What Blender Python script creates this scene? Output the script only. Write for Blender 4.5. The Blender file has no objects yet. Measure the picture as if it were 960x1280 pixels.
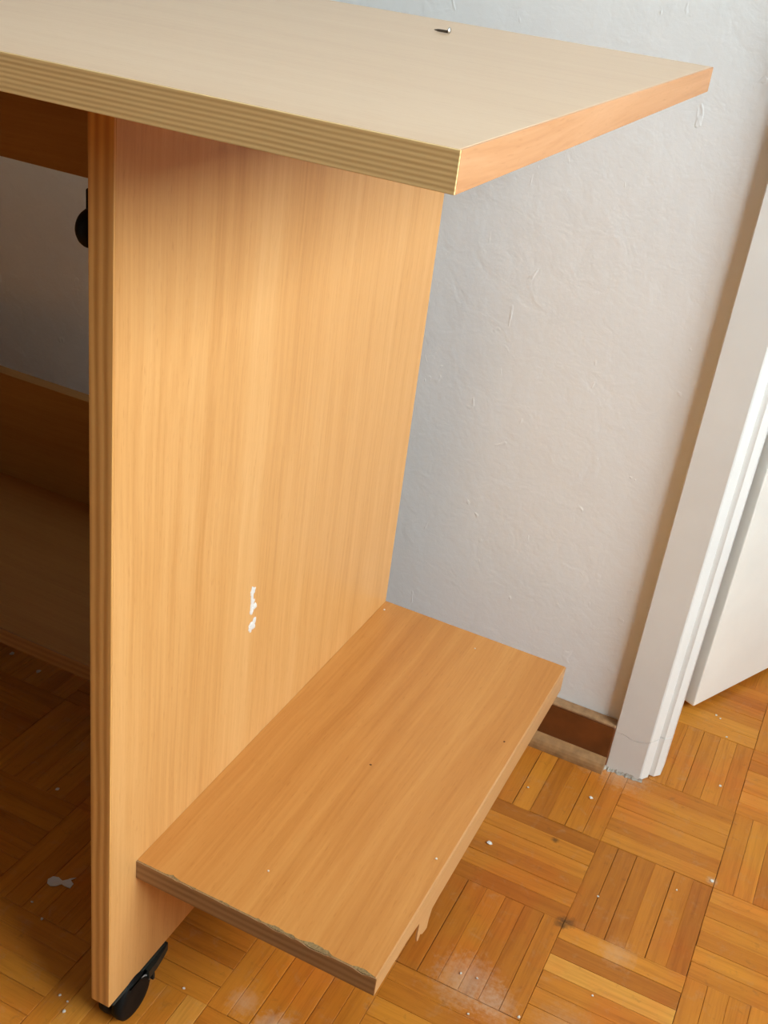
import bpy, bmesh, math, random
from mathutils import Vector, Matrix, noise

random.seed(7)
scene = bpy.context.scene
COL = scene.collection

# ------------------------------------------------------------------ camera
CAM_LOC = Vector((0.35880, -0.46814, 0.80452))
F_PX = 1415.64                      # focal length in pixels of the 960 x 1280 frame
RIGHT = Vector((0.89379, 0.43226, 0.11954))
DOWN = Vector((0.30264, -0.38459, -0.87207))
FWD = Vector((-0.33098, 0.81562, -0.47456))
cam_data = bpy.data.cameras.new('camera')
cam = bpy.data.objects.new('camera', cam_data)
COL.objects.link(cam)
cam_data.sensor_fit = 'HORIZONTAL'
cam_data.sensor_width = 36.0
cam_data.lens = F_PX * 36.0 / 960.0
cam_data.clip_start = 0.01
cam.matrix_world = Matrix(((RIGHT.x, -DOWN.x, -FWD.x, CAM_LOC.x),
                           (RIGHT.y, -DOWN.y, -FWD.y, CAM_LOC.y),
                           (RIGHT.z, -DOWN.z, -FWD.z, CAM_LOC.z),
                           (0, 0, 0, 1)))
scene.camera = cam

# ------------------------------------------------------------------ world, daylight, exposure
world = bpy.data.worlds.new('world')
scene.world = world
world.use_nodes = True
bg = world.node_tree.nodes['Background']
bg.inputs[0].default_value = (0.75, 0.86, 1.0, 1)
bg.inputs[1].default_value = 1.0

WIN_Y0, WIN_Y1, WIN_Z0, WIN_Z1, WALL_X = -0.88, 0.42, 0.95, 1.90, 1.6
ld = bpy.data.lights.new('window_daylight', 'AREA')
ld.shape = 'RECTANGLE'
ld.size = (WIN_Z1 - WIN_Z0) + 0.2
ld.size_y = (WIN_Y1 - WIN_Y0) + 0.2
ld.energy = 136.0
ld.color = (0.865, 0.965, 1.0)
lo = bpy.data.objects.new('window_daylight', ld)
COL.objects.link(lo)
lo.location = (WALL_X + 0.30, (WIN_Y0 + WIN_Y1) / 2, (WIN_Z0 + WIN_Z1) / 2 + 0.02)
lo.rotation_euler = (0, math.radians(90), 0)      # shines towards -x, into the room

vs = scene.view_settings
vs.view_transform = 'Standard'
vs.look = 'None'
vs.exposure = 0.0
vs.gamma = 1.0
vs.use_curve_mapping = False

# ------------------------------------------------------------------ materials
def new_mat(name):
    m = bpy.data.materials.new(name)
    m.use_nodes = True
    nt = m.node_tree
    b = nt.nodes['Principled BSDF']
    return m, nt, b

def N(nt, typ, **kw):
    n = nt.nodes.new(typ)
    for k, v in kw.items():
        setattr(n, k, v)
    return n

def ramp(nt, fac, stops):
    r = N(nt, 'ShaderNodeValToRGB')
    el = r.color_ramp.elements
    el[0].position, el[0].color = stops[0][0], (*stops[0][1], 1)
    el[1].position, el[1].color = stops[-1][0], (*stops[-1][1], 1)
    for p, c in stops[1:-1]:
        e = el.new(p)
        e.color = (*c, 1)
    nt.links.new(fac, r.inputs[0])
    return r.outputs[0]

def noise_tex(nt, vec, scale, detail=3.0, rough=0.5, dist=0.0):
    n = N(nt, 'ShaderNodeTexNoise')
    n.inputs['Scale'].default_value = scale
    n.inputs['Detail'].default_value = detail
    n.inputs['Roughness'].default_value = rough
    n.inputs['Distortion'].default_value = dist
    nt.links.new(vec, n.inputs['Vector'])
    return n.outputs['Fac']

def mapping(nt, vec, scale, loc=(0, 0, 0)):
    mp = N(nt, 'ShaderNodeMapping')
    mp.inputs['Scale'].default_value = scale
    mp.inputs['Location'].default_value = loc
    nt.links.new(vec, mp.inputs['Vector'])
    return mp.outputs[0]

def mixc(nt, fac, a, b, blend='MIX'):
    m = N(nt, 'ShaderNodeMix', data_type='RGBA', blend_type=blend)
    for sock, v in ((m.inputs[0], fac), (m.inputs[6], a), (m.inputs[7], b)):
        if hasattr(v, 'is_linked'):
            nt.links.new(v, sock)
        elif isinstance(v, (int, float)):
            sock.default_value = v
        else:
            sock.default_value = (*v, 1)
    return m.outputs[2]

def math_n(nt, op, a, b=0.0, clamp=False):
    m = N(nt, 'ShaderNodeMath', operation=op, use_clamp=clamp)
    for i, v in enumerate((a, b)):
        if hasattr(v, 'is_linked'):
            nt.links.new(v, m.inputs[i])
        else:
            m.inputs[i].default_value = v
    return m.outputs[0]

def bump(nt, bsdf, height, strength, dist=0.001):
    b = N(nt, 'ShaderNodeBump')
    b.inputs['Strength'].default_value = strength
    b.inputs['Distance'].default_value = dist
    nt.links.new(height, b.inputs['Height'])
    nt.links.new(b.outputs[0], bsdf.inputs['Normal'])

def beech(name, axis, light, mid, dark, rough=0.38, seed=0.0):
    """beech laminate, grain along the given axis (0 x, 1 y, 2 z)"""
    m, nt, b = new_mat(name)
    tc = N(nt, 'ShaderNodeTexCoord').outputs['Object']
    def sc(across, along):
        s = [across] * 3
        s[axis] = along
        return tuple(s)
    warp = noise_tex(nt, mapping(nt, tc, sc(1.0, 1.0), (seed, seed * 2, 1)), 2.2, 2.0)
    wv = N(nt, 'ShaderNodeVectorMath', operation='MULTIPLY_ADD')
    comb = N(nt, 'ShaderNodeCombineXYZ')
    for i in range(3):
        if i != axis:
            nt.links.new(warp, comb.inputs[i])
    nt.links.new(comb.outputs[0], wv.inputs[0])
    wv.inputs[1].default_value = (0.035, 0.035, 0.035)
    nt.links.new(tc, wv.inputs[2])
    v = wv.outputs[0]
    broad = noise_tex(nt, mapping(nt, v, sc(13.0, 0.9), (seed, 3, seed)), 1.0, 2.0, 0.5)
    medium = noise_tex(nt, mapping(nt, v, sc(75.0, 2.0), (seed, 5, 1)), 1.0, 3.0, 0.6)
    fine = noise_tex(nt, mapping(nt, v, sc(420.0, 9.0), (1, seed, 2)), 1.0, 2.0, 0.6)
    fleck = noise_tex(nt, mapping(nt, v, sc(900.0, 90.0), (4, 1, seed)), 1.0, 1.0, 0.5)
    s1 = math_n(nt, 'MULTIPLY', broad, 0.38)
    s2 = math_n(nt, 'MULTIPLY', medium, 0.37)
    s3 = math_n(nt, 'MULTIPLY', fine, 0.25)
    t = math_n(nt, 'ADD', math_n(nt, 'ADD', s1, s2), s3)
    c = ramp(nt, t, [(0.33, dark), (0.50, mid), (0.66, light)])
    fk = ramp(nt, fleck, [(0.62, (1, 1, 1)), (0.80, (0.86, 0.80, 0.72))])
    c = mixc(nt, 0.8, c, fk, 'MULTIPLY')
    nt.links.new(c, b.inputs['Base Color'])
    b.inputs['Roughness'].default_value = rough
    b.inputs['Specular IOR Level'].default_value = 0.5
    bump(nt, b, fine, 0.06, 0.0004)
    return m

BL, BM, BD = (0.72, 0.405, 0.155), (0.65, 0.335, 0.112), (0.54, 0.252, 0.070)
M_TOP = beech('beech_laminate_along_desk', 0, (0.76, 0.535, 0.34), (0.73, 0.50, 0.305), (0.68, 0.445, 0.265), 0.30, 3.1)
M_PANEL = beech('beech_laminate_upright', 2, BL, BM, BD, 0.42, 1.7)
M_SHELF = beech('beech_laminate_shelf', 1, (0.62, 0.295, 0.080), (0.54, 0.232, 0.054), (0.45, 0.172, 0.033), 0.40, 5.3)
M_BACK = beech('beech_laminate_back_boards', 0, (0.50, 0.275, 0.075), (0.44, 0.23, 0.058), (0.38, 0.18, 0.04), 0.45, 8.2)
M_SIDE_EDGE = beech('beech_edge_strip', 1, (0.62, 0.33, 0.165), (0.55, 0.27, 0.12), (0.42, 0.18, 0.07), 0.38, 9.4)
M_SHELF_EDGE = beech('beech_shelf_edge_strip', 1, (0.65, 0.38, 0.175), (0.59, 0.32, 0.13), (0.50, 0.25, 0.09), 0.4, 2.4)

def striped(name, axis, pitch, light, dark, along):
    """edging with printed growth-ring lines; stripes vary along 'axis', run along 'along'"""
    m, nt, b = new_mat(name)
    tc = N(nt, 'ShaderNodeTexCoord').outputs['Object']
    s = [14.0] * 3
    s[along] = 6.0
    w = noise_tex(nt, mapping(nt, tc, tuple(s)), 1.0, 2.0)
    sep = N(nt, 'ShaderNodeSeparateXYZ')
    nt.links.new(tc, sep.inputs[0])
    p = math_n(nt, 'MULTIPLY', sep.outputs[axis], 2 * math.pi / pitch)
    p = math_n(nt, 'ADD', p, math_n(nt, 'MULTIPLY', w, 6.0))
    sn = math_n(nt, 'MULTIPLY_ADD', math_n(nt, 'SINE', p), 0.5)
    sn.node.inputs[2].default_value = 0.5
    s2 = [500.0] * 3
    s2[along] = 14.0
    fine = noise_tex(nt, mapping(nt, tc, tuple(s2)), 1.0, 3.0)
    t = math_n(nt, 'ADD', math_n(nt, 'MULTIPLY', sn, 0.6), math_n(nt, 'MULTIPLY', fine, 0.45))
    c = ramp(nt, t, [(0.15, dark), (0.8, light)])
    nt.links.new(c, b.inputs['Base Color'])
    b.inputs['Roughness'].default_value = 0.45
    bump(nt, b, sn, 0.15, 0.0004)
    return m

M_TOP_FRONT = striped('ribbed_edging_desktop', 2, 0.0023, (0.90, 0.65, 0.30), (0.69, 0.44, 0.18), 0)
M_PANEL_FRONT = striped('ribbed_edging_panel', 0, 0.0062, (0.74, 0.40, 0.125), (0.52, 0.23, 0.06), 2)
M_SHELF_FRONT = striped('ribbed_edging_shelf', 2, 0.0062, (0.34, 0.19, 0.085), (0.24, 0.12, 0.05), 0)

def chip_mat():
    m, nt, b = new_mat('raw_chipboard')
    tc = N(nt, 'ShaderNodeTexCoord').outputs['Object']
    n = noise_tex(nt, tc, 900, 3)
    c = ramp(nt, n, [(0.3, (0.17, 0.10, 0.04)), (0.7, (0.34, 0.23, 0.095))])
    nt.links.new(c, b.inputs['Base Color'])
    b.inputs['Roughness'].default_value = 0.9
    return m
M_CHIP = chip_mat()

def plaster(name, col, strength=0.35, warm=None):
    m, nt, b = new_mat(name)
    g = N(nt, 'ShaderNodeNewGeometry').outputs['Position']
    big = noise_tex(nt, g, 9.0, 3.0)
    c = ramp(nt, big, [(0.3, tuple(x * 0.965 for x in col)), (0.7, col)])
    nt.links.new(c, b.inputs['Base Color'])
    b.inputs['Roughness'].default_value = 0.75
    b.inputs['Specular IOR Level'].default_value = 0.25
    fine = noise_tex(nt, g, 170.0, 4.0, 0.55, 0.4)
    lump = noise_tex(nt, g, 38.0, 3.0, 0.5, 0.8)
    spot = noise_tex(nt, mapping(nt, g, (60, 60, 34)), 1.0, 2.0, 0.5, 1.0)
    sp = ramp(nt, spot, [(0.70, (0, 0, 0)), (0.76, (1, 1, 1))])
    h = math_n(nt, 'ADD', math_n(nt, 'MULTIPLY', fine, 0.30), math_n(nt, 'MULTIPLY', lump, 0.9))
    h = math_n(nt, 'ADD', h, math_n(nt, 'MULTIPLY', sp, 0.35))
    bump(nt, b, h, strength, 0.002)
    return m
M_WALL = plaster('painted_plaster_wall', (0.865, 0.91, 0.925), 0.36)
M_ROOM = plaster('unseen_wall_warm_fill', (0.24, 0.165, 0.09), 0.1)  # ochre invented for the unseen walls, to dim and warm the fill light
M_CEIL = plaster('painted_ceiling', (0.80, 0.80, 0.78), 0.15)  # unseen ceiling, its white chosen for the fill light it bounces

def gloss_paint(name, col, rough):
    m, nt, b = new_mat(name)
    g = N(nt, 'ShaderNodeNewGeometry').outputs['Position']
    n = noise_tex(nt, g, 16.0, 4.0)
    c = ramp(nt, n, [(0.3, tuple(x * 0.95 for x in col)), (0.65, col)])
    nt.links.new(c, b.inputs['Base Color'])
    b.inputs['Roughness'].default_value = rough
    bump(nt, b, noise_tex(nt, g, 90.0, 3.0), 0.12, 0.001)
    return m
M_CASING = gloss_paint('white_casing_paint', (0.80, 0.82, 0.80), 0.45)
M_JAMB = gloss_paint('white_jamb_paint', (0.86, 0.86, 0.83), 0.35)
M_DOOR = gloss_paint('cream_door_paint', (0.95, 0.92, 0.85), 0.35)
M_WINDOW = gloss_paint('white_window_paint', (0.82, 0.82, 0.80), 0.35)

def parquet(name, per_object):
    m, nt, b = new_mat(name)
    geo = N(nt, 'ShaderNodeNewGeometry')
    pos = geo.outputs['Position']
    if per_object:
        oi = N(nt, 'ShaderNodeObjectInfo')
        rnd = oi.outputs['Random']
        tc = N(nt, 'ShaderNodeTexCoord').outputs['Object']
        at = N(nt, 'ShaderNodeAttribute', attribute_type='OBJECT', attribute_name='tone')
        tone = at.outputs['Fac']
    else:
        rnd = geo.outputs['Random Per Island']
        tc = pos
        tone = rnd
    off = N(nt, 'ShaderNodeCombineXYZ')
    nt.links.new(math_n(nt, 'MULTIPLY', rnd, 37.0), off.inputs[0])
    nt.links.new(math_n(nt, 'MULTIPLY', rnd, 91.0), off.inputs[1])
    va = N(nt, 'ShaderNodeVectorMath', operation='ADD')
    nt.links.new(tc, va.inputs[0])
    nt.links.new(off.outputs[0], va.inputs[1])
    v = va.outputs[0]
    g1 = noise_tex(nt, mapping(nt, v, (7, 130, 60)), 1.0, 4.0, 0.6, 0.6)
    g2 = noise_tex(nt, mapping(nt, v, (40, 700, 60)), 1.0, 2.0, 0.6)
    base = ramp(nt, tone, [(0.0, (0.38, 0.115, 0.012)), (0.35, (0.54, 0.185, 0.018)),
                           (0.7, (0.64, 0.240, 0.026)), (1.0, (0.72, 0.33, 0.055))])
    gr = ramp(nt, math_n(nt, 'ADD', math_n(nt, 'MULTIPLY', g1, 0.7), math_n(nt, 'MULTIPLY', g2, 0.3)),
              [(0.30, (0.66, 0.58, 0.48)), (0.52, (0.95, 0.95, 0.95)), (0.7, (1.06, 1.08, 1.10))])
    c = mixc(nt, 0.85, base, gr, 'MULTIPLY')
    # reddening and fading of the old varnish in patches of a hand's width
    patch = noise_tex(nt, pos, 11.0, 3.0, 0.55)
    c = mixc(nt, 1.0, c, ramp(nt, patch, [(0.35, (1.04, 0.90, 0.86)), (0.5, (1, 1, 1)), (0.68, (1.03, 1.08, 1.05))]), 'MULTIPLY')
    scuff = noise_tex(nt, mapping(nt, pos, (1, 1, 1), (3, 1, 0)), 60.0, 5.0, 0.7, 0.5)
    c = mixc(nt, math_n(nt, 'MULTIPLY', ramp(nt, scuff, [(0.56, (0, 0, 0)), (0.75, (1, 1, 1))]), 0.30), c, (0.50, 0.30, 0.16))
    grime = noise_tex(nt, mapping(nt, pos, (1, 1, 1), (9, 4, 0)), 85.0, 4.0, 0.7, 0.3)
    c = mixc(nt, math_n(nt, 'MULTIPLY', ramp(nt, grime, [(0.60, (0, 0, 0)), (0.78, (1, 1, 1))]), 0.45), c, (0.16, 0.06, 0.015))
    # wear with a place of its own on the floor: dark dirt spots and pale dusty scuffs
    wear = noise_tex(nt, pos, 210.0, 4.0, 0.65)
    def spot(x, y, r, soft, nscale):
        d = N(nt, 'ShaderNodeVectorMath', operation='DISTANCE')
        nt.links.new(pos, d.inputs[0])
        d.inputs[1].default_value = (x, y, 0)
        nn = wear
        dd = math_n(nt, 'ADD', d.outputs['Value'], math_n(nt, 'MULTIPLY', math_n(nt, 'SUBTRACT', nn, 0.5), r * 1.6))
        mr = N(nt, 'ShaderNodeMapRange')
        mr.inputs['From Min'].default_value = r * soft
        mr.inputs['From Max'].default_value = r
        mr.inputs['To Min'].default_value = 1
        mr.inputs['To Max'].default_value = 0
        nt.links.new(dd, mr.inputs['Value'])
        return mr.outputs[0]
    for (x, y, r) in ((0.2785, 0.3105, 0.0095), (0.274, 0.3055, 0.007), (0.236, 0.405, 0.005)):
        c = mixc(nt, math_n(nt, 'MULTIPLY', spot(x, y, r, 0.2, 160), 0.75), c, (0.07, 0.035, 0.012))
    for (x, y, r, k) in ((0.222, 0.200, 0.034, 0.40), (0.252, 0.192, 0.022, 0.35), (0.105, 0.075, 0.020, 0.5),
                         (0.120, 0.078, 0.012, 0.5), (0.070, 0.085, 0.016, 0.3), (0.27, 0.545, 0.035, 0.4),
                         (0.235, 0.54, 0.02, 0.35), (0.33, 0.30, 0.02, 0.25), (0.31, 0.20, 0.03, 0.18),
                         (0.388, 0.438, 0.006, 0.6)):
        c = mixc(nt, math_n(nt, 'MULTIPLY', spot(x, y, r, 0.1, 240), k), c, (0.62, 0.47, 0.33))
    nt.links.new(c, b.inputs['Base Color'])
    rr = ramp(nt, noise_tex(nt, pos, 30.0, 4.0), [(0.3, (0.34,) * 3), (0.7, (0.55,) * 3)])
    nt.links.new(rr, b.inputs['Roughness'])
    b.inputs['Specular IOR Level'].default_value = 0.32
    bump(nt, b, g1, 0.12, 0.0006)
    return m
M_PARQ = parquet('parquet_finger', True)
M_PARQ_FIELD = parquet('parquet_field', False)

def simple(name, col, rough=0.5, metal=0.0, var=0.0, scale=60.0, spec=0.5):
    m, nt, b = new_mat(name)
    tc = N(nt, 'ShaderNodeTexCoord').outputs['Object']
    n = noise_tex(nt, tc, scale, 3.0)
    lo_ = tuple(max(0, x * (1 - var)) for x in col)
    nt.links.new(ramp(nt, n, [(0.3, lo_), (0.7, col)]), b.inputs['Base Color'])
    b.inputs['Roughness'].default_value = rough
    b.inputs['Metallic'].default_value = metal
    b.inputs['Specular IOR Level'].default_value = spec
    return m
M_SUB = simple('joint_dirt', (0.10, 0.042, 0.013), 0.9, var=0.3)
M_BASEB = simple('stained_skirting', (0.19, 0.060, 0.015), 0.4, var=0.35, scale=40)
M_BASE_TOP = simple('worn_skirting_top', (0.42, 0.24, 0.11), 0.6, var=0.4, scale=120)
M_QROUND = simple('worn_quarter_round', (0.46, 0.25, 0.10), 0.5, var=0.45, scale=90)
M_BLACK = simple('black_plastic', (0.007, 0.008, 0.008), 0.55, var=0.2, spec=0.12)
M_HOOD = simple('dark_grey_plastic', (0.020, 0.025, 0.021), 0.5, var=0.2, spec=0.3)
M_RING = simple('pale_wheel_ring', (0.32, 0.33, 0.32), 0.5, var=0.1)
M_STEEL = simple('steel', (0.55, 0.54, 0.52), 0.35, 1.0, var=0.1)
M_DARKSTEEL = simple('dark_steel', (0.12, 0.10, 0.08), 0.5, 0.6, var=0.2)
M_PAINT = simple('dried_white_paint', (0.74, 0.71, 0.67), 0.6, var=0.08, scale=300)
M_CRUMB = simple('plaster_crumb', (0.80, 0.76, 0.68), 0.85, var=0.15, scale=300)
M_BRASS = simple('brushed_handle_metal', (0.60, 0.58, 0.54), 0.35, 1.0, var=0.1)
M_CRACK = simple('crack_filler', (0.50, 0.46, 0.39), 0.8, var=0.4, scale=260)

def glass_mat():
    m, nt, b = new_mat('window_glass')
    nt.nodes.remove(b)
    out = nt.nodes['Material Output']
    tr = N(nt, 'ShaderNodeBsdfTransparent')
    gl = N(nt, 'ShaderNodeBsdfGlossy')
    gl.inputs['Roughness'].default_value = 0.02
    mx = N(nt, 'ShaderNodeMixShader')
    mx.inputs[0].default_value = 0.06
    nt.links.new(tr.outputs[0], mx.inputs[1])
    nt.links.new(gl.outputs[0], mx.inputs[2])
    nt.links.new(mx.outputs[0], out.inputs[0])
    return m
M_GLASS = glass_mat()

# ------------------------------------------------------------------ geometry helpers
def link(name, bm, mats, parent=None, smooth=False):
    me = bpy.data.meshes.new(name)
    bmesh.ops.recalc_face_normals(bm, faces=bm.faces)
    bm.to_mesh(me)
    bm.free()
    for mt in (mats if isinstance(mats, (list, tuple)) else [mats]):
        me.materials.append(mt)
    if smooth:
        for p in me.polygons:
            p.use_smooth = True
    o = bpy.data.objects.new(name, me)
    COL.objects.link(o)
    if parent is not None:
        o.parent = parent
    return o

def box_bm(x0, x1, y0, y1, z0, z1, bev=0.0, seg=2, bm=None):
    own = bmesh.new()
    vs_ = [own.verts.new(p) for p in ((x0, y0, z0), (x1, y0, z0), (x1, y1, z0), (x0, y1, z0),
                                      (x0, y0, z1), (x1, y0, z1), (x1, y1, z1), (x0, y1, z1))]
    for f in ((0, 3, 2, 1), (4, 5, 6, 7), (0, 1, 5, 4), (1, 2, 6, 5), (2, 3, 7, 6), (3, 0, 4, 7)):
        own.faces.new([vs_[i] for i in f])
    if bev > 0:
        bmesh.ops.bevel(own, geom=own.edges[:], offset=bev, segments=seg, affect='EDGES', profile=0.5)
    if bm is None:
        return own
    me = bpy.data.meshes.new('tmp')
    own.to_mesh(me)
    own.free()
    bm.from_mesh(me)
    bpy.data.meshes.remove(me)
    return bm

def prism(pts, axis, a0, a1, bm=None):
    """extrude a 2-D outline along an axis; pts are the two other coordinates in axis order"""
    bm = bm or bmesh.new()
    def mk(p, a):
        c = list(p)
        c.insert(axis, a)
        return bm.verts.new(c)
    A = [mk(p, a0) for p in pts]
    B = [mk(p, a1) for p in pts]
    n = len(pts)
    bm.faces.new(A[::-1])
    bm.faces.new(B)
    for i in range(n):
        bm.faces.new((A[i], A[(i + 1) % n], B[(i + 1) % n], B[i]))
    return bm

def lathe(profile, axis, centre, seg=32, bm=None):
    """profile: list of (radius, offset along axis); closed at both ends"""
    bm = bm or bmesh.new()
    o1, o2 = [i for i in range(3) if i != axis]
    rings = []
    for r, a in profile:
        ring = []
        for k in range(seg):
            t = 2 * math.pi * k / seg
            c = [0, 0, 0]
            c[axis] = centre[axis] + a
            c[o1] = centre[o1] + r * math.cos(t)
            c[o2] = centre[o2] + r * math.sin(t)
            ring.append(bm.verts.new(c))
        rings.append(ring)
    for a, b in zip(rings, rings[1:]):
        for k in range(seg):
            bm.faces.new((a[k], a[(k + 1) % seg], b[(k + 1) % seg], b[k]))
    bm.faces.new(rings[0][::-1])
    bm.faces.new(rings[-1])
    return bm

def empty(name, loc=(0, 0, 0), rz=0.0, parent=None):
    o = bpy.data.objects.new(name, None)
    COL.objects.link(o)
    o.location = loc
    o.rotation_euler = (0, 0, rz)
    o.empty_display_size = 0.05
    if parent is not None:
        o.parent = parent
    return o

def tag(o, label, cat=None, group=None, kind=None):
    o['label'] = label
    if cat:
        o['category'] = cat
    if group:
        o['group'] = group
    if kind:
        o['kind'] = kind
    return o

def structure(o, label, cat):
    return tag(o, label, cat, kind='structure')

# ------------------------------------------------------------------ the room
WALL_Y, WALL_BACK = 0.5535, 0.690          # face and far side of the wall behind the desk
RX0, RX1, RY0, RY1, RZ1 = -2.8, WALL_X, -3.4, 2.3, 2.65
OPEN_X0, OPEN_X1, OPEN_Z = 0.285, 1.150, 2.060

# floor: dirt-filled joints below, every parquet finger above
floor = link('floor', box_bm(RX0 - 0.1, RX1 + 0.25, RY0 - 0.1, RY1 + 0.1, -0.06, -0.0016), M_SUB)
structure(floor, 'worn orange brown finger parquet floor in a basket pattern', 'floor')
BX, BY, GX, GY, NF = 0.1148, 0.1210, 0.2760, 0.3090, 6
GAP = 0.0003

def project(p):
    d = Vector(p) - CAM_LOC
    z = d.dot(FWD)
    if z < 0.05:
        return None
    return 480 + F_PX * d.dot(RIGHT) / z, 640 + F_PX * d.dot(DOWN) / z, z

def finger_mesh(name, L, W):
    bm = bmesh.new()
    h, e = 0.0, 0.0004
    lo4 = [bm.verts.new((sx * L / 2, sy * W / 2, h - e * 0.75)) for sx, sy in ((-1, -1), (1, -1), (1, 1), (-1, 1))]
    dn4 = [bm.verts.new((sx * L / 2, sy * W / 2, h - 0.008)) for sx, sy in ((-1, -1), (1, -1), (1, 1), (-1, 1))]
    up4 = [bm.verts.new((sx * (L / 2 - e), sy * (W / 2 - e), h)) for sx, sy in ((-1, -1), (1, -1), (1, 1), (-1, 1))]
    bm.faces.new(up4)
    for a, b in ((lo4, up4), (dn4, lo4)):
        for i in range(4):
            bm.faces.new((a[i], a[(i + 1) % 4], b[(i + 1) % 4], b[i]))
    me = bpy.data.meshes.new(name)
    bmesh.ops.recalc_face_normals(bm, faces=bm.faces)
    bm.to_mesh(me)
    bm.free()
    me.materials.append(M_PARQ)
    return me

ME_X = finger_mesh('finger_along_wall', BX - GAP, BY / NF - GAP)
ME_Y = finger_mesh('finger_into_room', BY - GAP, BX / NF - GAP)
seen, rest = [], []
frng = random.Random(21)
i0, i1 = math.floor((RX0 - GX) / BX), math.ceil((RX1 - GX) / BX)
j0, j1 = math.floor((RY0 - GY) / BY), math.ceil((RY1 - GY) / BY)
for i in range(i0, i1 + 1):
    for j in range(j0, j1 + 1):
        along_y = (i + j) % 2 == 0
        btone = frng.uniform(-0.15, 0.15)
        for k in range(NF):
            if along_y:
                cx, cy = GX + i * BX + (k + 0.5) * BX / NF, GY + (j + 0.5) * BY
            else:
                cx, cy = GX + (i + 0.5) * BX, GY + j * BY + (k + 0.5) * BY / NF
            tone = min(1, max(0, 0.48 + btone + frng.gauss(0, 0.15)))
            dz = frng.uniform(-0.0003, 0.0002)
            cx += frng.uniform(-0.00022, 0.00022)
            cy += frng.uniform(-0.00022, 0.00022)
            if not (RX0 - 0.06 < cx < RX1 + 0.06 and RY0 - 0.06 < cy < RY1 + 0.06):
                continue
            hx, hy = (BX / NF / 2, BY / 2) if along_y else (BX / 2, BY / NF / 2)
            inside = 0
            for sx in (-0.9, 0, 0.9):
                for sy in (-0.9, 0, 0.9):
                    q = project((cx + sx * hx, cy + sy * hy, 0))
                    if q and -5 < q[0] < 965 and -5 < q[1] < 1285:
                        # the upright panel and the side shelf stand in front of what lies behind them
                        def covered(P):
                            d = Vector(P) - CAM_LOC
                            if d.x < 0:
                                t = (0 - CAM_LOC.x) / d.x
                                h_ = CAM_LOC + d * t
                                if 0 < t < 1 and 0.01 < h_.y < 0.44 and 0.05 < h_.z < 0.7:
                                    return True
                            t = (0.16 - CAM_LOC.z) / d.z
                            h_ = CAM_LOC + d * t
                            if 0 < h_.x < 0.19 and 0.04 < h_.y < 0.44:
                                return True
                            t = (WALL_Y - CAM_LOC.y) / d.y if d.y else 9
                            if 0 < t < 1:
                                h_ = CAM_LOC + d * t
                                if h_.x < 0.29:
                                    return True
                            return False
                        if not covered((cx + sx * hx, cy + sy * hy, 0)):
                            inside += 1
            row = (cx, cy, dz, along_y, tone)
            if inside:
                z = project((cx, cy, 0))[2]
                seen.append((inside / (z * z), row))
            else:
                rest.append(row)
seen.sort(key=lambda s: -s[0])
for _, row in seen[300:]:
    rest.append(row)
for _, (cx, cy, dz, ay, tone) in seen[:300]:
    o = bpy.data.objects.new('parquet_finger', ME_Y if ay else ME_X)
    o.location = (cx, cy, dz)
    if ay:
        o.rotation_euler = (0, 0, math.radians(90))
    o['tone'] = tone
    COL.objects.link(o)
    o.parent = floor
vv, ff = [], []
for cx, cy, dz, ay, tone in rest:
    hx, hy = (BX / NF / 2, BY / 2) if ay else (BX / 2, BY / NF / 2)
    hx -= GAP / 2
    hy -= GAP / 2
    b0 = len(vv)
    for z, e in ((-0.008, 0), (-0.0007, 0), (0.0, 0.0005)):
        for sx, sy in ((-1, -1), (1, -1), (1, 1), (-1, 1)):
            vv.append((cx + sx * (hx - e), cy + sy * (hy - e), z + dz))
    for l in (0, 4):
        for q in range(4):
            ff.append((b0 + l + q, b0 + l + (q + 1) % 4, b0 + l + 4 + (q + 1) % 4, b0 + l + 4 + q))
    ff.append((b0 + 8, b0 + 9, b0 + 10, b0 + 11))
me = bpy.data.meshes.new('parquet_field')
me.from_pydata(vv, [], ff)
me.materials.append(M_PARQ_FIELD)
pf = bpy.data.objects.new('parquet_field', me)
COL.objects.link(pf)
pf.parent = floor
pf['kind'] = 'stuff'

# walls
def wall_with_hole(name, axis, p0, p1, a0, a1, h0, h1, z1, zh0, zh1, mat):
    """a wall slab p0..p1 thick on 'axis', a0..a1 long, with an opening h0..h1, zh0..zh1"""
    bm = bmesh.new()
    def add(u0, u1, z0_, z1_):
        if u1 - u0 < 1e-5 or z1_ - z0_ < 1e-5:
            return
        if axis == 1:
            box_bm(u0, u1, p0, p1, z0_, z1_, bm=bm)
        else:
            box_bm(p0, p1, u0, u1, z0_, z1_, bm=bm)
    add(a0, h0, 0, z1)
    add(h1, a1, 0, z1)
    add(h0, h1, zh1, z1)
    add(h0, h1, 0, zh0)
    return link(name, bm, mat)

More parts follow.
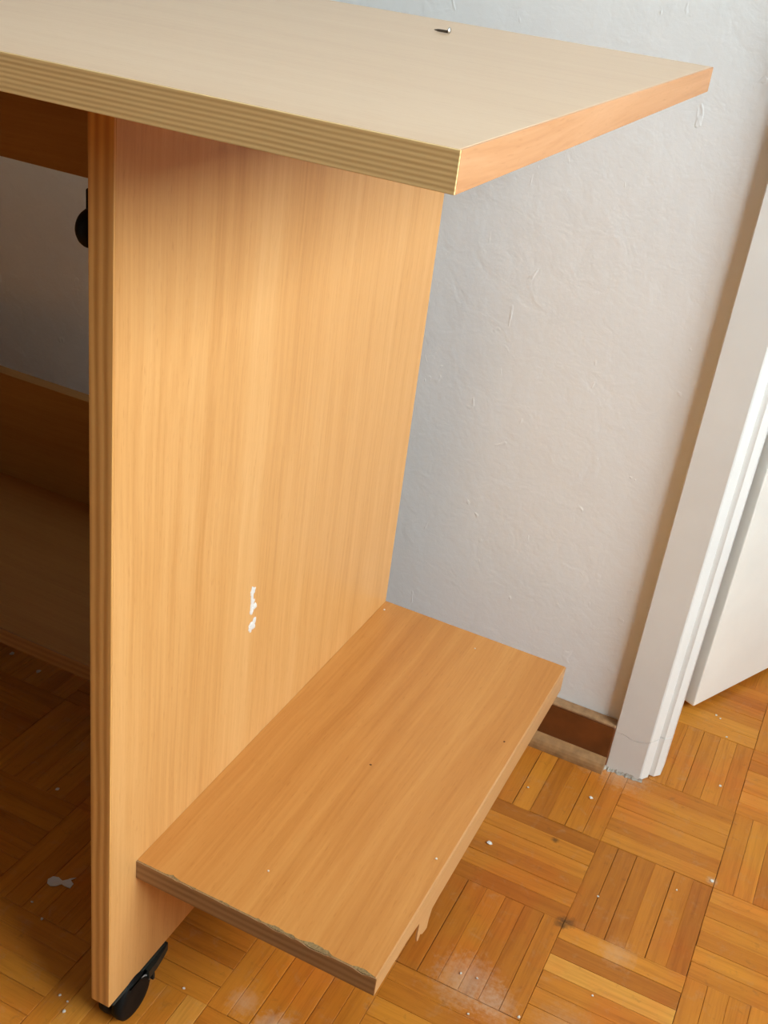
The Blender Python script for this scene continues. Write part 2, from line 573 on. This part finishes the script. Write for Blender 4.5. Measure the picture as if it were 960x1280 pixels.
wb = wall_with_hole('wall_back', 1, WALL_Y, WALL_BACK, RX0, RX1, OPEN_X0, OPEN_X1, RZ1, 0, OPEN_Z, M_WALL)
structure(wb, 'uneven white painted plaster wall behind the desk', 'wall')
wr = wall_with_hole('wall_right', 0, RX1, RX1 + 0.18, RY0, WALL_BACK, WIN_Y0, WIN_Y1, RZ1, WIN_Z0, WIN_Z1, M_WALL)
structure(wr, 'white plaster wall with the window, right of the desk', 'wall')
structure(link('wall_left', box_bm(RX0 - 0.1, RX0, RY0, RY1, 0, RZ1), M_ROOM), 'unseen wall at the far left, ochre added for warm fill light', 'wall')
structure(link('wall_front', box_bm(RX0, RX1, RY0 - 0.1, RY0, 0, RZ1), M_ROOM), 'unseen wall opposite the desk, ochre added for warm fill light', 'wall')
structure(link('wall_hall', box_bm(RX0, RX1, RY1, RY1 + 0.1, 0, RZ1), M_WALL), 'white plaster wall of the hall beyond the doorway', 'wall')
structure(link('wall_hall_side', box_bm(RX1, RX1 + 0.1, WALL_BACK, RY1, 0, RZ1), M_WALL), 'white plaster end wall of the hall', 'wall')
structure(link('ceiling', box_bm(RX0 - 0.1, RX1 + 0.18, RY0 - 0.1, RY1 + 0.1, RZ1, RZ1 + 0.1), M_CEIL), 'unseen plain white ceiling over the room, added for fill light', 'ceiling')

# window in the right wall
win = empty('window_1', (RX1 + 0.09, (WIN_Y0 + WIN_Y1) / 2, WIN_Z0))
structure(win, 'white framed window in the wall right of the desk', 'window')
hw, hh = (WIN_Y1 - WIN_Y0) / 2, WIN_Z1 - WIN_Z0
fr = bmesh.new()
box_bm(-0.03, 0.03, -hw, -hw + 0.05, 0, hh, 0.004, bm=fr)
box_bm(-0.03, 0.03, hw - 0.05, hw, 0, hh, 0.004, bm=fr)
box_bm(-0.03, 0.03, -hw, hw, 0, 0.05, 0.004, bm=fr)
box_bm(-0.03, 0.03, -hw, hw, hh - 0.05, hh, 0.004, bm=fr)
box_bm(-0.03, 0.03, -0.035, 0.035, 0, hh, 0.004, bm=fr)
link('window_frame', fr, M_WINDOW, win)
for s in (-1, 1):
    link('pane', box_bm(-0.002, 0.002, s * hw / 2 - hw / 2 + 0.04, s * hw / 2 + hw / 2 - 0.04, 0.045, hh - 0.045), M_GLASS, win)
link('window_sill', box_bm(-0.13, -0.03, -hw - 0.05, hw + 0.05, -0.025, 0.0, 0.006), M_WINDOW, win)

# skirting with its worn top ledge and quarter-round moulding
bb = link('baseboard_back', box_bm(RX0, 0.2495, 0.5400, WALL_Y, 0.0, 0.0555, 0.0012, 1), M_BASEB)
structure(bb, 'dark brown stained wooden skirting board along the wall', 'baseboard')
link('top_ledge', box_bm(RX0, 0.2490, 0.5395, WALL_Y, 0.0550, 0.0585, 0.0010, 1), M_BASE_TOP, bb)
qp = [(0.540, 0.0002)] + [(0.540 - 0.0125 * math.sin(t), 0.0002 + 0.0145 * math.cos(t)) for t in [k * math.pi / 12 for k in range(0, 7)]]
link('quarter_round', prism(qp, 0, RX0, 0.2485), M_QROUND, bb, smooth=False)
structure(link('baseboard_right', box_bm(RX1 - 0.016, RX1, RY0, WALL_Y, 0, 0.0555, 0.0012, 1), M_BASEB), 'dark brown skirting board under the window', 'baseboard')

# door casing and jamb: one profile run up each side and over the top
prof = [(0.2488, 0.5535), (0.2488, 0.5425), (0.2500, 0.5410), (0.2870, 0.5410), (0.2885, 0.5418),
        (0.2945, 0.5510), (0.2945, 0.5560), (0.3000, 0.5560), (0.3058, 0.5625), (0.3060, 0.5850),
        (0.2930, 0.5860), (0.2930, 0.6890), (0.2840, 0.6890), (0.2840, 0.5535)]
TOPZ = 2.030
# jagged crack across the lower casing
def casing_piece(name, z_lo, z_hi, jag_lo, jag_hi, parent, mirror=False):
    bm = bmesh.new()
    # split the wide front face so the crack line can wander
    pts = []
    for a, b in zip(prof, prof[1:] + prof[:1]):
        pts.append(a)
        if abs(a[1] - 0.5410) < 1e-6 and abs(b[1] - 0.5410) < 1e-6:
            for k in range(1, 9):
                t = k / 9
                pts.append((a[0] + (b[0] - a[0]) * t, 0.5410))
    def wob(x, y):
        t = (x - 0.249) / 0.04
        z = 0.0005
        for tt, zz in ((0.0, 0.0), (0.25, 0.0015), (0.45, -0.0015), (0.7, -0.0005), (1.0, 0.006), (9, 0.006)):
            pass
        xs = [0.0, 0.22, 0.35, 0.5, 0.7, 0.85, 1.0, 2.0]
        zs = [0.0, 0.0016, 0.0004, -0.0022, -0.0008, 0.0010, 0.0045, 0.0045]
        for q in range(len(xs) - 1):
            if xs[q] <= t <= xs[q + 1]:
                u = (t - xs[q]) / (xs[q + 1] - xs[q])
                return zs[q] + (zs[q + 1] - zs[q]) * u
        return zs[0]
    A, B = [], []
    for x, y in pts:
        X = (OPEN_X0 + OPEN_X1) - x if mirror else x
        A.append(bm.verts.new((X, y, z_lo + (wob(x, y) if jag_lo else 0))))
        B.append(bm.verts.new((X, y, z_hi + (wob(x, y) if jag_hi else 0))))
    n = len(pts)
    for i in range(n):
        bm.faces.new((A[i], A[(i + 1) % n], B[(i + 1) % n], B[i]))
    bm.faces.new(A[::-1])
    bm.faces.new(B)
    bmesh.ops.triangulate(bm, faces=[f for f in bm.faces if len(f.verts) > 4])
    bmesh.ops.recalc_face_normals(bm, faces=bm.faces)
    for f in bm.faces:
        c = f.calc_center_median()
        x = (OPEN_X0 + OPEN_X1) - c.x if mirror else c.x
        if x > 0.2886 and abs(f.normal.z) < 0.5:
            f.material_index = 1
    return link(name, bm, [M_CASING, M_JAMB], parent)

casing = empty('trim_1', (0, 0, 0))
structure(casing, 'white painted door casing with a cracked foot beside the skirting', 'door frame')
casing_piece('casing_post', 0.0500, TOPZ + 0.05, True, False, casing)
casing_piece('casing_foot', 0.0015, 0.0494, False, True, casing)
casing_piece('casing_post', 0.0010, TOPZ + 0.05, False, False, casing, mirror=True)
hb = bmesh.new()
box_bm(0.2488, OPEN_X0 + OPEN_X1 - 0.2488, 0.541, 0.5535, TOPZ, TOPZ + 0.045, 0.001, 1, bm=hb)
box_bm(0.293, OPEN_X0 + OPEN_X1 - 0.293, 0.5562, 0.586, TOPZ - 0.013, TOPZ + 0.03, 0.001, 1, bm=hb)
box_bm(0.285, OPEN_X0 + OPEN_X1 - 0.285, 0.586, 0.689, TOPZ, TOPZ + 0.03, 0.001, 1, bm=hb)
link('casing_head', hb, M_CASING, casing)

# crumbled plaster along the foot of the casing
rng = random.Random(5)
bm = bmesh.new()
rows = []
for k in range(26):
    x = 0.2455 + 0.0455 * k / 25
    w = 0.0016 + 0.0030 * rng.random() * (1.4 - k / 25)
    h = 0.0018 + 0.0030 * rng.random()
    rows.append([bm.verts.new(p) for p in ((x, 0.5412, 0.0002), (x, 0.5412 - w, 0.0002), (x, 0.5412 - 0.5 * w, 0.4 * h), (x, 0.5412, h))])
for a, b in zip(rows, rows[1:]):
    for q in range(4):
        bm.faces.new((a[q], a[(q + 1) % 4], b[(q + 1) % 4], b[q]))
bm.faces.new(rows[0][::-1])
bm.faces.new(rows[-1])
o = link('plaster_residue', bm, M_CRACK, casing)
tag(o, 'crumbled grey white plaster along the casing foot')

# door leaf, swung open into the hall about its hinge on the near post
ang = math.atan2(0.139, 0.067)
door = empty('door_1', (0.312, 0.698, 0.0), ang)
structure(door, 'plain cream white door standing ajar beyond the casing', 'door')
link('door_leaf', box_bm(0.0, 0.80, 0.0, 0.036, 0.009, 2.020, 0.0015, 2), M_DOOR, door)
hd = lathe([(0.025, -0.008), (0.025, 0.0)], 1, (0.74, 0.0, 1.02))
lathe([(0.008, -0.045), (0.008, -0.008)], 1, (0.74, 0.0, 1.02), bm=hd)
lathe([(0.009, -0.12), (0.009, 0.0)], 0, (0.745, -0.045, 1.02), bm=hd)
link('door_handle', hd, M_BRASS, door, smooth=False)
for hz in (0.25, 1.0, 1.75):
    link('hinge', lathe([(0.006, -0.04), (0.006, 0.04)], 2, (0.006, 0.042, hz)), M_BRASS, door)

# ------------------------------------------------------------------ the desk
TP, DP, ZB, ZT, TT = 0.0166, 0.4544, 0.0400, 0.7050, 0.0175
XT, YT, XS, YS, ZS = 0.1984, -0.0452, 0.1969, 0.0307, 0.1675
TSH = 0.0168
LEFT = -0.86
desk = empty('desk', (0, 0, 0))
tag(desk, 'beech laminate desk on casters with an open side shelf against the white wall', 'desk')

# desktop
top = link('desktop', box_bm(LEFT - 0.03, XT - 0.0008, YT + 0.0010, DP, ZT, ZT + TT, 0.0003, 1), M_TOP, desk)
fe = link('front_edge_strip', box_bm(LEFT - 0.03, XT, YT, YT + 0.0012, ZT, ZT + TT - 0.0001, 0.0002, 1), M_TOP_FRONT, top)
tag(fe, 'ribbed yellow brown edging along the desktop front')
se = link('side_edge_strip', box_bm(XT - 0.0010, XT + 0.0002, YT + 0.0008, DP, ZT, ZT + TT - 0.0001, 0.0002, 1), M_SIDE_EDGE, top)
tag(se, 'pinkish beech edging on the desktop end')
# upright side panel
panel = link('side_panel', box_bm(-TP, 0.0, 0.0012, DP, ZB, ZT, 0.0005, 1), M_PANEL, desk)
pe = link('front_edge_strip', box_bm(-TP, 0.0, 0.0, 0.0014, ZB, ZT, 0.0004, 1), M_PANEL_FRONT, panel)
tag(pe, 'darker striped edging on the panel front')
panel2 = link('side_panel', box_bm(LEFT, LEFT + TP, 0.0012, DP, ZB, ZT, 0.0005, 1), M_PANEL, desk)
link('front_edge_strip', box_bm(LEFT, LEFT + TP, 0.0, 0.0014, ZB, ZT, 0.0004, 1), M_PANEL_FRONT, panel2)

# white paint smears on the panel: thin ragged dabs
def dab(name, cy, cz, ry, rz, seed, parent, mat, thick=0.0006):
    rng = random.Random(seed)
    bm = bmesh.new()
    n = 22
    c = bm.verts.new((thick, cy, cz))
    mid, rim = [], []
    for k in range(n):
        t = 2 * math.pi * k / n
        r = 1 + 0.45 * (rng.random() - 0.5) + 0.18 * math.sin(3 * t + seed)
        mid.append(bm.verts.new((thick * 0.8, cy + ry * 0.6 * r * math.cos(t), cz + rz * 0.6 * r * math.sin(t))))
        rim.append(bm.verts.new((0.00005, cy + ry * r * math.cos(t), cz + rz * r * math.sin(t))))
    for k in range(n):
        q = (k + 1) % n
        bm.faces.new((c, mid[k], mid[q]))
        bm.faces.new((mid[k], rim[k], rim[q], mid[q]))
    return link(name, bm, mat, parent)
for cy, cz, ry, rz, sd in ((0.1730, 0.3265, 0.0034, 0.0056, 1), (0.1735, 0.3170, 0.0028, 0.0058, 2), (0.1765, 0.3115, 0.0046, 0.0032, 3),
                           (0.1735, 0.3090, 0.0028, 0.0034, 4), (0.1765, 0.2945, 0.0050, 0.0050, 5), (0.1740, 0.2925, 0.0030, 0.0036, 6)):
    o = dab('paint_smear', cy, cz, ry, rz, sd, panel, M_PAINT)
    o['label'] = 'dried white paint dab on the panel'

# side shelf with a chipped front edge and a torn edge strip
def side_shelf():
    bm = bmesh.new()
    nx, ny = 110, 6
    x0, x1 = 0.0002, XS - 0.0010
    rng = random.Random(11)
    top_row, chip_row, bot_row, back_top, back_bot = [], [], [], [], []
    for k in range(nx + 1):
        x = x0 + (x1 - x0) * k / nx
        n1 = noise.noise(Vector((x * 95, 3.3, 0)))
        n2 = noise.noise(Vector((x * 420, 7.1, 0)))
        c = max(0.0, n1 * 0.9 + 0.25 * n2 - 0.22) * 0.0040 + 0.0001 + 0.0002 * abs(n2)
        for cx_, w_, a_ in ((0.031, 0.006, 0.0022), (0.118, 0.009, 0.0020), (0.150, 0.014, 0.0026), (0.186, 0.008, 0.0030)):
            c += a_ * max(0, 1 - abs(x - cx_) / w_) * (0.6 + 0.5 * rng.random())
        top_row.append(bm.verts.new((x, YS + 0.0012 + c, ZS)))
        chip_row.append(bm.verts.new((x, YS + 0.0006, ZS - min(0.0025, 0.4 * c + 0.0002))))
        bot_row.append(bm.verts.new((x, YS + 0.0006, ZS - TSH)))
        back_top.append(bm.verts.new((x, DP, ZS)))
        back_bot.append(bm.verts.new((x, DP, ZS - TSH)))
    for k in range(nx):
        f = bm.faces.new((top_row[k], top_row[k + 1], back_top[k + 1], back_top[k]))
        f = bm.faces.new((chip_row[k], chip_row[k + 1], top_row[k + 1], top_row[k]))
        f.material_index = 1
        f = bm.faces.new((bot_row[k], bot_row[k + 1], chip_row[k + 1], chip_row[k]))
        f.material_index = 1
        bm.faces.new((back_bot[k], back_bot[k + 1], bot_row[k + 1], bot_row[k]))
        bm.faces.new((back_top[k], back_top[k + 1], back_bot[k + 1], back_bot[k]))
    bm.faces.new((top_row[0], back_top[0], back_bot[0], bot_row[0], chip_row[0]))
    bm.faces.new((top_row[-1], chip_row[-1], bot_row[-1], back_bot[-1], back_top[-1]))
    return bm
shelf = link('side_shelf', side_shelf(), [M_SHELF, M_CHIP], desk)
# front edging: dark strip, its upper rim nibbled away
bm = bmesh.new()
nx = 110
up, lowr, up2, low2 = [], [], [], []
for k in range(nx + 1):
    x = 0.0002 + (XS - 0.0004) * k / nx
    n1 = noise.noise(Vector((x * 95, 3.3, 0)))
    n2 = noise.noise(Vector((x * 300, 9.1, 0)))
    c = max(0.0, n1 * 0.9 + 0.3 * n2 - 0.18) * 0.0028 + 0.0002
    for cx_, w_, a_ in ((0.118, 0.009, 0.0016), (0.150, 0.014, 0.0018), (0.186, 0.008, 0.0020)):
        c += a_ * max(0, 1 - abs(x - cx_) / w_)
    up.append(bm.verts.new((x, YS, ZS - c)))
    lowr.append(bm.verts.new((x, YS, ZS - TSH)))
    up2.append(bm.verts.new((x, YS + 0.0007, ZS - c)))
    low2.append(bm.verts.new((x, YS + 0.0007, ZS - TSH)))
for k in range(nx):
    bm.faces.new((lowr[k], lowr[k + 1], up[k + 1], up[k]))
    bm.faces.new((up[k], up[k + 1], up2[k + 1], up2[k]))
    bm.faces.new((low2[k], low2[k + 1], lowr[k + 1], lowr[k]))
    bm.faces.new((up2[k], up2[k + 1], low2[k + 1], low2[k]))
o = link('front_edge_strip', bm, M_SHELF_FRONT, shelf)
tag(o, 'chipped dark edging on the shelf front')
# end edging: hangs below the board, torn off towards the front, with a splinter left hanging
band = [(YS + 0.0002, 0.1507), (0.060, 0.1503), (0.085, 0.1495), (0.100, 0.1472), (0.1090, 0.1450),
        (0.1094, 0.1290), (0.1110, 0.1240), (0.1138, 0.1222), (0.1165, 0.1262), (0.1215, 0.1215), (0.1270, 0.1195), (0.1315, 0.1185),
        (0.1325, 0.1270), (0.1360, 0.1352), (0.1480, 0.1362), (0.1800, 0.1366), (0.30, 0.1385), (DP, 0.1390)]
bm = bmesh.new()
cols = [[bm.verts.new(p) for p in ((XS - 0.0010, y, ZS - 0.0005), (XS + 0.0003, y, ZS - 0.0005), (XS + 0.0003, y, z), (XS - 0.0010, y, z))] for y, z in band]
for a, b in zip(cols, cols[1:]):
    for q in range(4):
        bm.faces.new((a[q], a[(q + 1) % 4], b[(q + 1) % 4], b[q]))
bm.faces.new(cols[0][::-1])
bm.faces.new(cols[-1])
o = link('end_edge_strip', bm, M_SHELF_EDGE, shelf)
tag(o, 'pale edging on the shelf end, splintered near the front')

# boards between the panels, seen under the desktop
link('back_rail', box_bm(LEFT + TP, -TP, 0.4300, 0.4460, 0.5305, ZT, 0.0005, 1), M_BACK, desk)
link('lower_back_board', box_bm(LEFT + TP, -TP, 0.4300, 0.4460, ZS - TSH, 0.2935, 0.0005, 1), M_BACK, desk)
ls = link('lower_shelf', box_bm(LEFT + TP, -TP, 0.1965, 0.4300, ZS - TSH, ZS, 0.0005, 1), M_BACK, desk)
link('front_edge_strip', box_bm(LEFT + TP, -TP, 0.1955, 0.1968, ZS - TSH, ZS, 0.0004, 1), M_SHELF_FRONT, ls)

# black round roller on its bracket, on the inner face of the panel under the desktop
kb = link('roller_bracket', box_bm(-TP - 0.0104, -TP, 0.0108, 0.0140, 0.630, 0.6530, 0.0008, 1), M_BLACK, desk)
bmk = lathe([(0.0108, -0.0002), (0.0108, -0.0078), (0.0101, -0.0098), (0.0085, -0.0117), (0.0058, -0.0130), (0.0024, -0.0136)], 0, (-TP, 0.0125, 0.6325), 32)
ro = link('roller', bmk, M_BLACK, kb, smooth=True)
tag(ro, 'round black plastic roller')

# casters under the panel corners
def caster(px, py, ang_):
    c = empty('caster', (px, py, 0.0), ang_, desk)
    bm = bmesh.new()
    box_bm(-0.0082, 0.0095, -0.018, 0.050, 0.0375, 0.0398, 0.0008, 1, bm=bm)
    link('mounting_plate', bm, M_HOOD, c)
    for s in (-1, 1):
        prof_ = [(0.006, s * 0.0010), (0.0185, s * 0.0012), (0.0205, s * 0.0025), (0.0210, s * 0.0060), (0.0205, s * 0.0096), (0.0180, s * 0.0108), (0.0120, s * 0.0112), (0.004, s * 0.0108)]
        w = link('wheel', lathe(prof_, 0, (0, 0.009, 0.0211), 36), M_BLACK, c, smooth=True)
    # hood: curved shell over the upper rear of the wheels
    bm = bmesh.new()
    A0, A1, n = math.radians(-8), math.radians(112), 18
    for (r0, r1, xa, xb) in ((0.0214, 0.0236, -0.0118, 0.0118),):
        rows = []
        for k in range(n + 1):
            t = A0 + (A1 - A0) * k / n
            rows.append([bm.verts.new((xx, 0.009 + rr * math.cos(t), min(0.0376, 0.0211 + rr * math.sin(t)))) for xx, rr in ((xa, r0), (xa, r1), (xb, r1), (xb, r0))])
        for a, b in zip(rows, rows[1:]):
            for q in range(4):
                bm.faces.new((a[q], a[(q + 1) % 4], b[(q + 1) % 4], b[q]))
        bm.faces.new(rows[0][::-1])
        bm.faces.new(rows[-1])
    # tongue running back under the panel
    prism([(-0.0100, 0.022), (0.0136, 0.022), (0.0130, 0.034), (0.0112, 0.046), (0.0096, 0.053), (-0.0090, 0.053)], 2, 0.0290, 0.0377, bm=bm)
    link('hood', bm, M_HOOD, c)
    # pale ring line round the outer wheel
    bm = bmesh.new()
    n = 20
    rows = []
    for k in range(n + 1):
        t = math.radians(8) + math.radians(62) * k / n
        rows.append([bm.verts.new((xx, 0.009 + rr * math.cos(t), 0.0211 + rr * math.sin(t))) for xx, rr in
                     ((0.0106, 0.0165), (0.0116, 0.0165), (0.0114, 0.0176), (0.0106, 0.0176))])
    for a, b in zip(rows, rows[1:]):
        for q in range(4):
            bm.faces.new((a[q], a[(q + 1) % 4], b[(q + 1) % 4], b[q]))
    bm.faces.new(rows[0][::-1])
    bm.faces.new(rows[-1])
    link('ring', bm, M_RING, c)
    return c
caster(-TP / 2, 0.022, 0.0)
caster(-TP / 2, 0.400, 0.0)
caster(LEFT + TP / 2, 0.022, 0.0)
caster(LEFT + TP / 2, 0.400, 0.0)

# ------------------------------------------------------------------ small things lying about
def crumb(name, x, y, z, size, seed, label, group, flat=0.55, mat=M_CRUMB):
    rng = random.Random(seed)
    bm = bmesh.new()
    bmesh.ops.create_icosphere(bm, subdivisions=1, radius=size)
    for v in bm.verts:
        f = 0.7 + 0.6 * rng.random()
        v.co = Vector((v.co.x * f * (0.8 + 0.5 * rng.random()), v.co.y * f, v.co.z * f * flat))
    zmin = min(v.co.z for v in bm.verts)
    for v in bm.verts:
        v.co.z -= zmin
    o = link(name, bm, mat)
    o.location = (x, y, z)
    o.rotation_euler = (0, 0, rng.uniform(0, 6.28))
    return tag(o, label, 'crumb', group)

spots = [(0.181, 0.363, 0.0026, 'largest pale crumb on the parquet beside the side shelf'),
         (0.2494, 0.4843, 0.0022, 'white crumb on the parquet just in front of the casing foot'),
         (0.3681, 0.5841, 0.0017, 'pale crumb in the doorway, nearest to the casing'),
         (0.3582, 0.6749, 0.0014, 'pale crumb in the doorway halfway between casing and door'),
         (0.3393, 0.7092, 0.0016, 'left one of two crumbs side by side under the door corner'),
         (0.3450, 0.7060, 0.0012, 'right one of two crumbs side by side under the door corner'),
         (0.3223, 0.2441, 0.0011, 'tiny pale crumb alone on the parquet near the bottom of the picture'),
         (0.2950, 0.3560, 0.0012, 'left tiny crumb on the block right of the dark stain'),
         (0.3600, 0.4060, 0.0011, 'right tiny crumb on the block right of the dark stain'),
         (0.0218, 0.0702, 0.0013, 'tiny pale crumb on the shaded parquet beside the caster'),
         (-0.0586, 0.0134, 0.0013, 'left one of three crumbs on the floor left of the caster'),
         (-0.0464, 0.0035, 0.0015, 'lowest and largest of three crumbs on the floor left of the caster'),
         (-0.0500, 0.0120, 0.0010, 'smallest of three crumbs on the floor left of the caster'),
         (-0.2138, 0.1961, 0.0018, 'lone pale crumb on the dark floor deep under the desk'),
         (-0.1408, 0.0753, 0.0011, 'tiny crumb just below the white paint flake'),
         (-0.1212, 0.0648, 0.0013, 'tiny crumb lower right of the white paint flake'),
         (0.1869, 0.4621, 0.0012, 'tiny pale crumb on the parquet beside the skirting moulding'),
         (0.2357, 0.1708, 0.0012, 'tiny crumb below the dusty scuff at the bottom edge'),
         (0.2740, 0.1900, 0.0014, 'pale crumb at the right end of the dusty scuff'),
         (0.2150, 0.2050, 0.0012, 'left crumb of two in the dusty scuff on the parquet'),
         (0.2290, 0.2080, 0.0011, 'right crumb of two in the dusty scuff on the parquet'),
         (0.3880, 0.4370, 0.0019, 'whitish crumb lodged where four parquet blocks meet')]
for k, (x, y, rad, lab) in enumerate(spots):
    crumb('plaster_crumb', x, y, 0.0002, rad, 100 + k, lab, 'plaster crumbs on the parquet')
for k, (x, y, rad, lab) in enumerate([(-0.398, 0.3387, 0.0030, 'left pale crumb on the dark floor under the lower shelf'), (-0.3528, 0.3302, 0.0030, 'right pale crumb on the dark floor under the lower shelf')]):
    crumb('plaster_crumb', x, y, 0.0002, rad, 150 + k, lab, 'crumbs under the lower shelf', 0.3)
for k, (x, y, rad, lab) in enumerate([(0.1884, 0.1524, 0.0013, 'white crumb near the outer edge of the side shelf'), (0.0865, 0.0736, 0.0008, 'tiny pale crumb near the chipped front of the side shelf'),
                                    (0.1100, 0.430, 0.0008, 'tiny pale crumb near the back edge of the side shelf'), (0.0060, 0.4380, 0.0010, 'pale crumb in the corner of side shelf and upright panel')]):
    crumb('plaster_crumb', x, y, ZS, rad, 170 + k, lab, 'plaster crumbs on the side shelf')
for k, (x, y, rad, lab) in enumerate([(0.1846, 0.313, 0.0011, 'dark dirt speck near the outer edge of the side shelf'), (0.0986, 0.2199, 0.0010, 'dark dirt speck in the middle of the side shelf')]):
    crumb('dirt_speck', x, y, ZS, rad, 180 + k, lab, 'dirt specks on the side shelf', 0.3, M_SUB)

# small screw lying on the desktop near its back edge
sx, sy, sz = 0.0235, 0.3570, ZT + TT
screw = empty('screw', (sx, sy, sz), math.radians(6))
tag(screw, 'small metal screw lying near the back edge of the desktop', 'screw')
link('screw_head', lathe([(0.0010, -0.0012), (0.0022, -0.0004), (0.0024, 0.0), (0.0018, 0.0008)], 0, (0.0, 0.0, 0.0024), 14), M_STEEL, screw)
shaft = lathe([(0.0002, -0.0115), (0.0009, -0.0085), (0.0010, -0.0010)], 0, (0.0, 0.0, 0.0014), 10)
link('screw_shaft', shaft, M_DARKSTEEL, screw)

# peeled flake of white paint on the floor under the desk
def flake():
    bm = bmesh.new()
    out = []
    a = [(-0.0115, -0.0040), (-0.0125, 0.0005), (-0.0095, 0.0048), (-0.0045, 0.0055), (-0.0005, 0.0030), (0.0020, 0.0022),
         (0.0052, 0.0062), (0.0108, 0.0082), (0.0070, 0.0046), (0.0110, 0.0008), (0.0100, -0.0045), (0.0045, -0.0030), (0.0008, -0.0012), (-0.0030, -0.0045), (-0.0075, -0.0062)]
    lo_, hi_ = [], []
    for x, y in a:
        z = 0.0008 + 0.0012 * abs(x) / 0.0125
        lo_.append(bm.verts.new((x, y, z)))
        hi_.append(bm.verts.new((x, y, z + 0.0005)))
    n = len(a)
    bm.faces.new(lo_[::-1])
    bm.faces.new(hi_)
    for i in range(n):
        bm.faces.new((lo_[i], lo_[(i + 1) % n], hi_[(i + 1) % n], hi_[i]))
    bmesh.ops.triangulate(bm, faces=[f for f in bm.faces if len(f.verts) > 4])
    return bm
fl = link('paint_flake', flake(), M_PAINT)
fl.location = (-0.1335, 0.1050, -0.0004)
fl.rotation_euler = (0, 0, math.radians(18))
tag(fl, 'curled white paint flake on the dark parquet under the desk', 'paint flake')
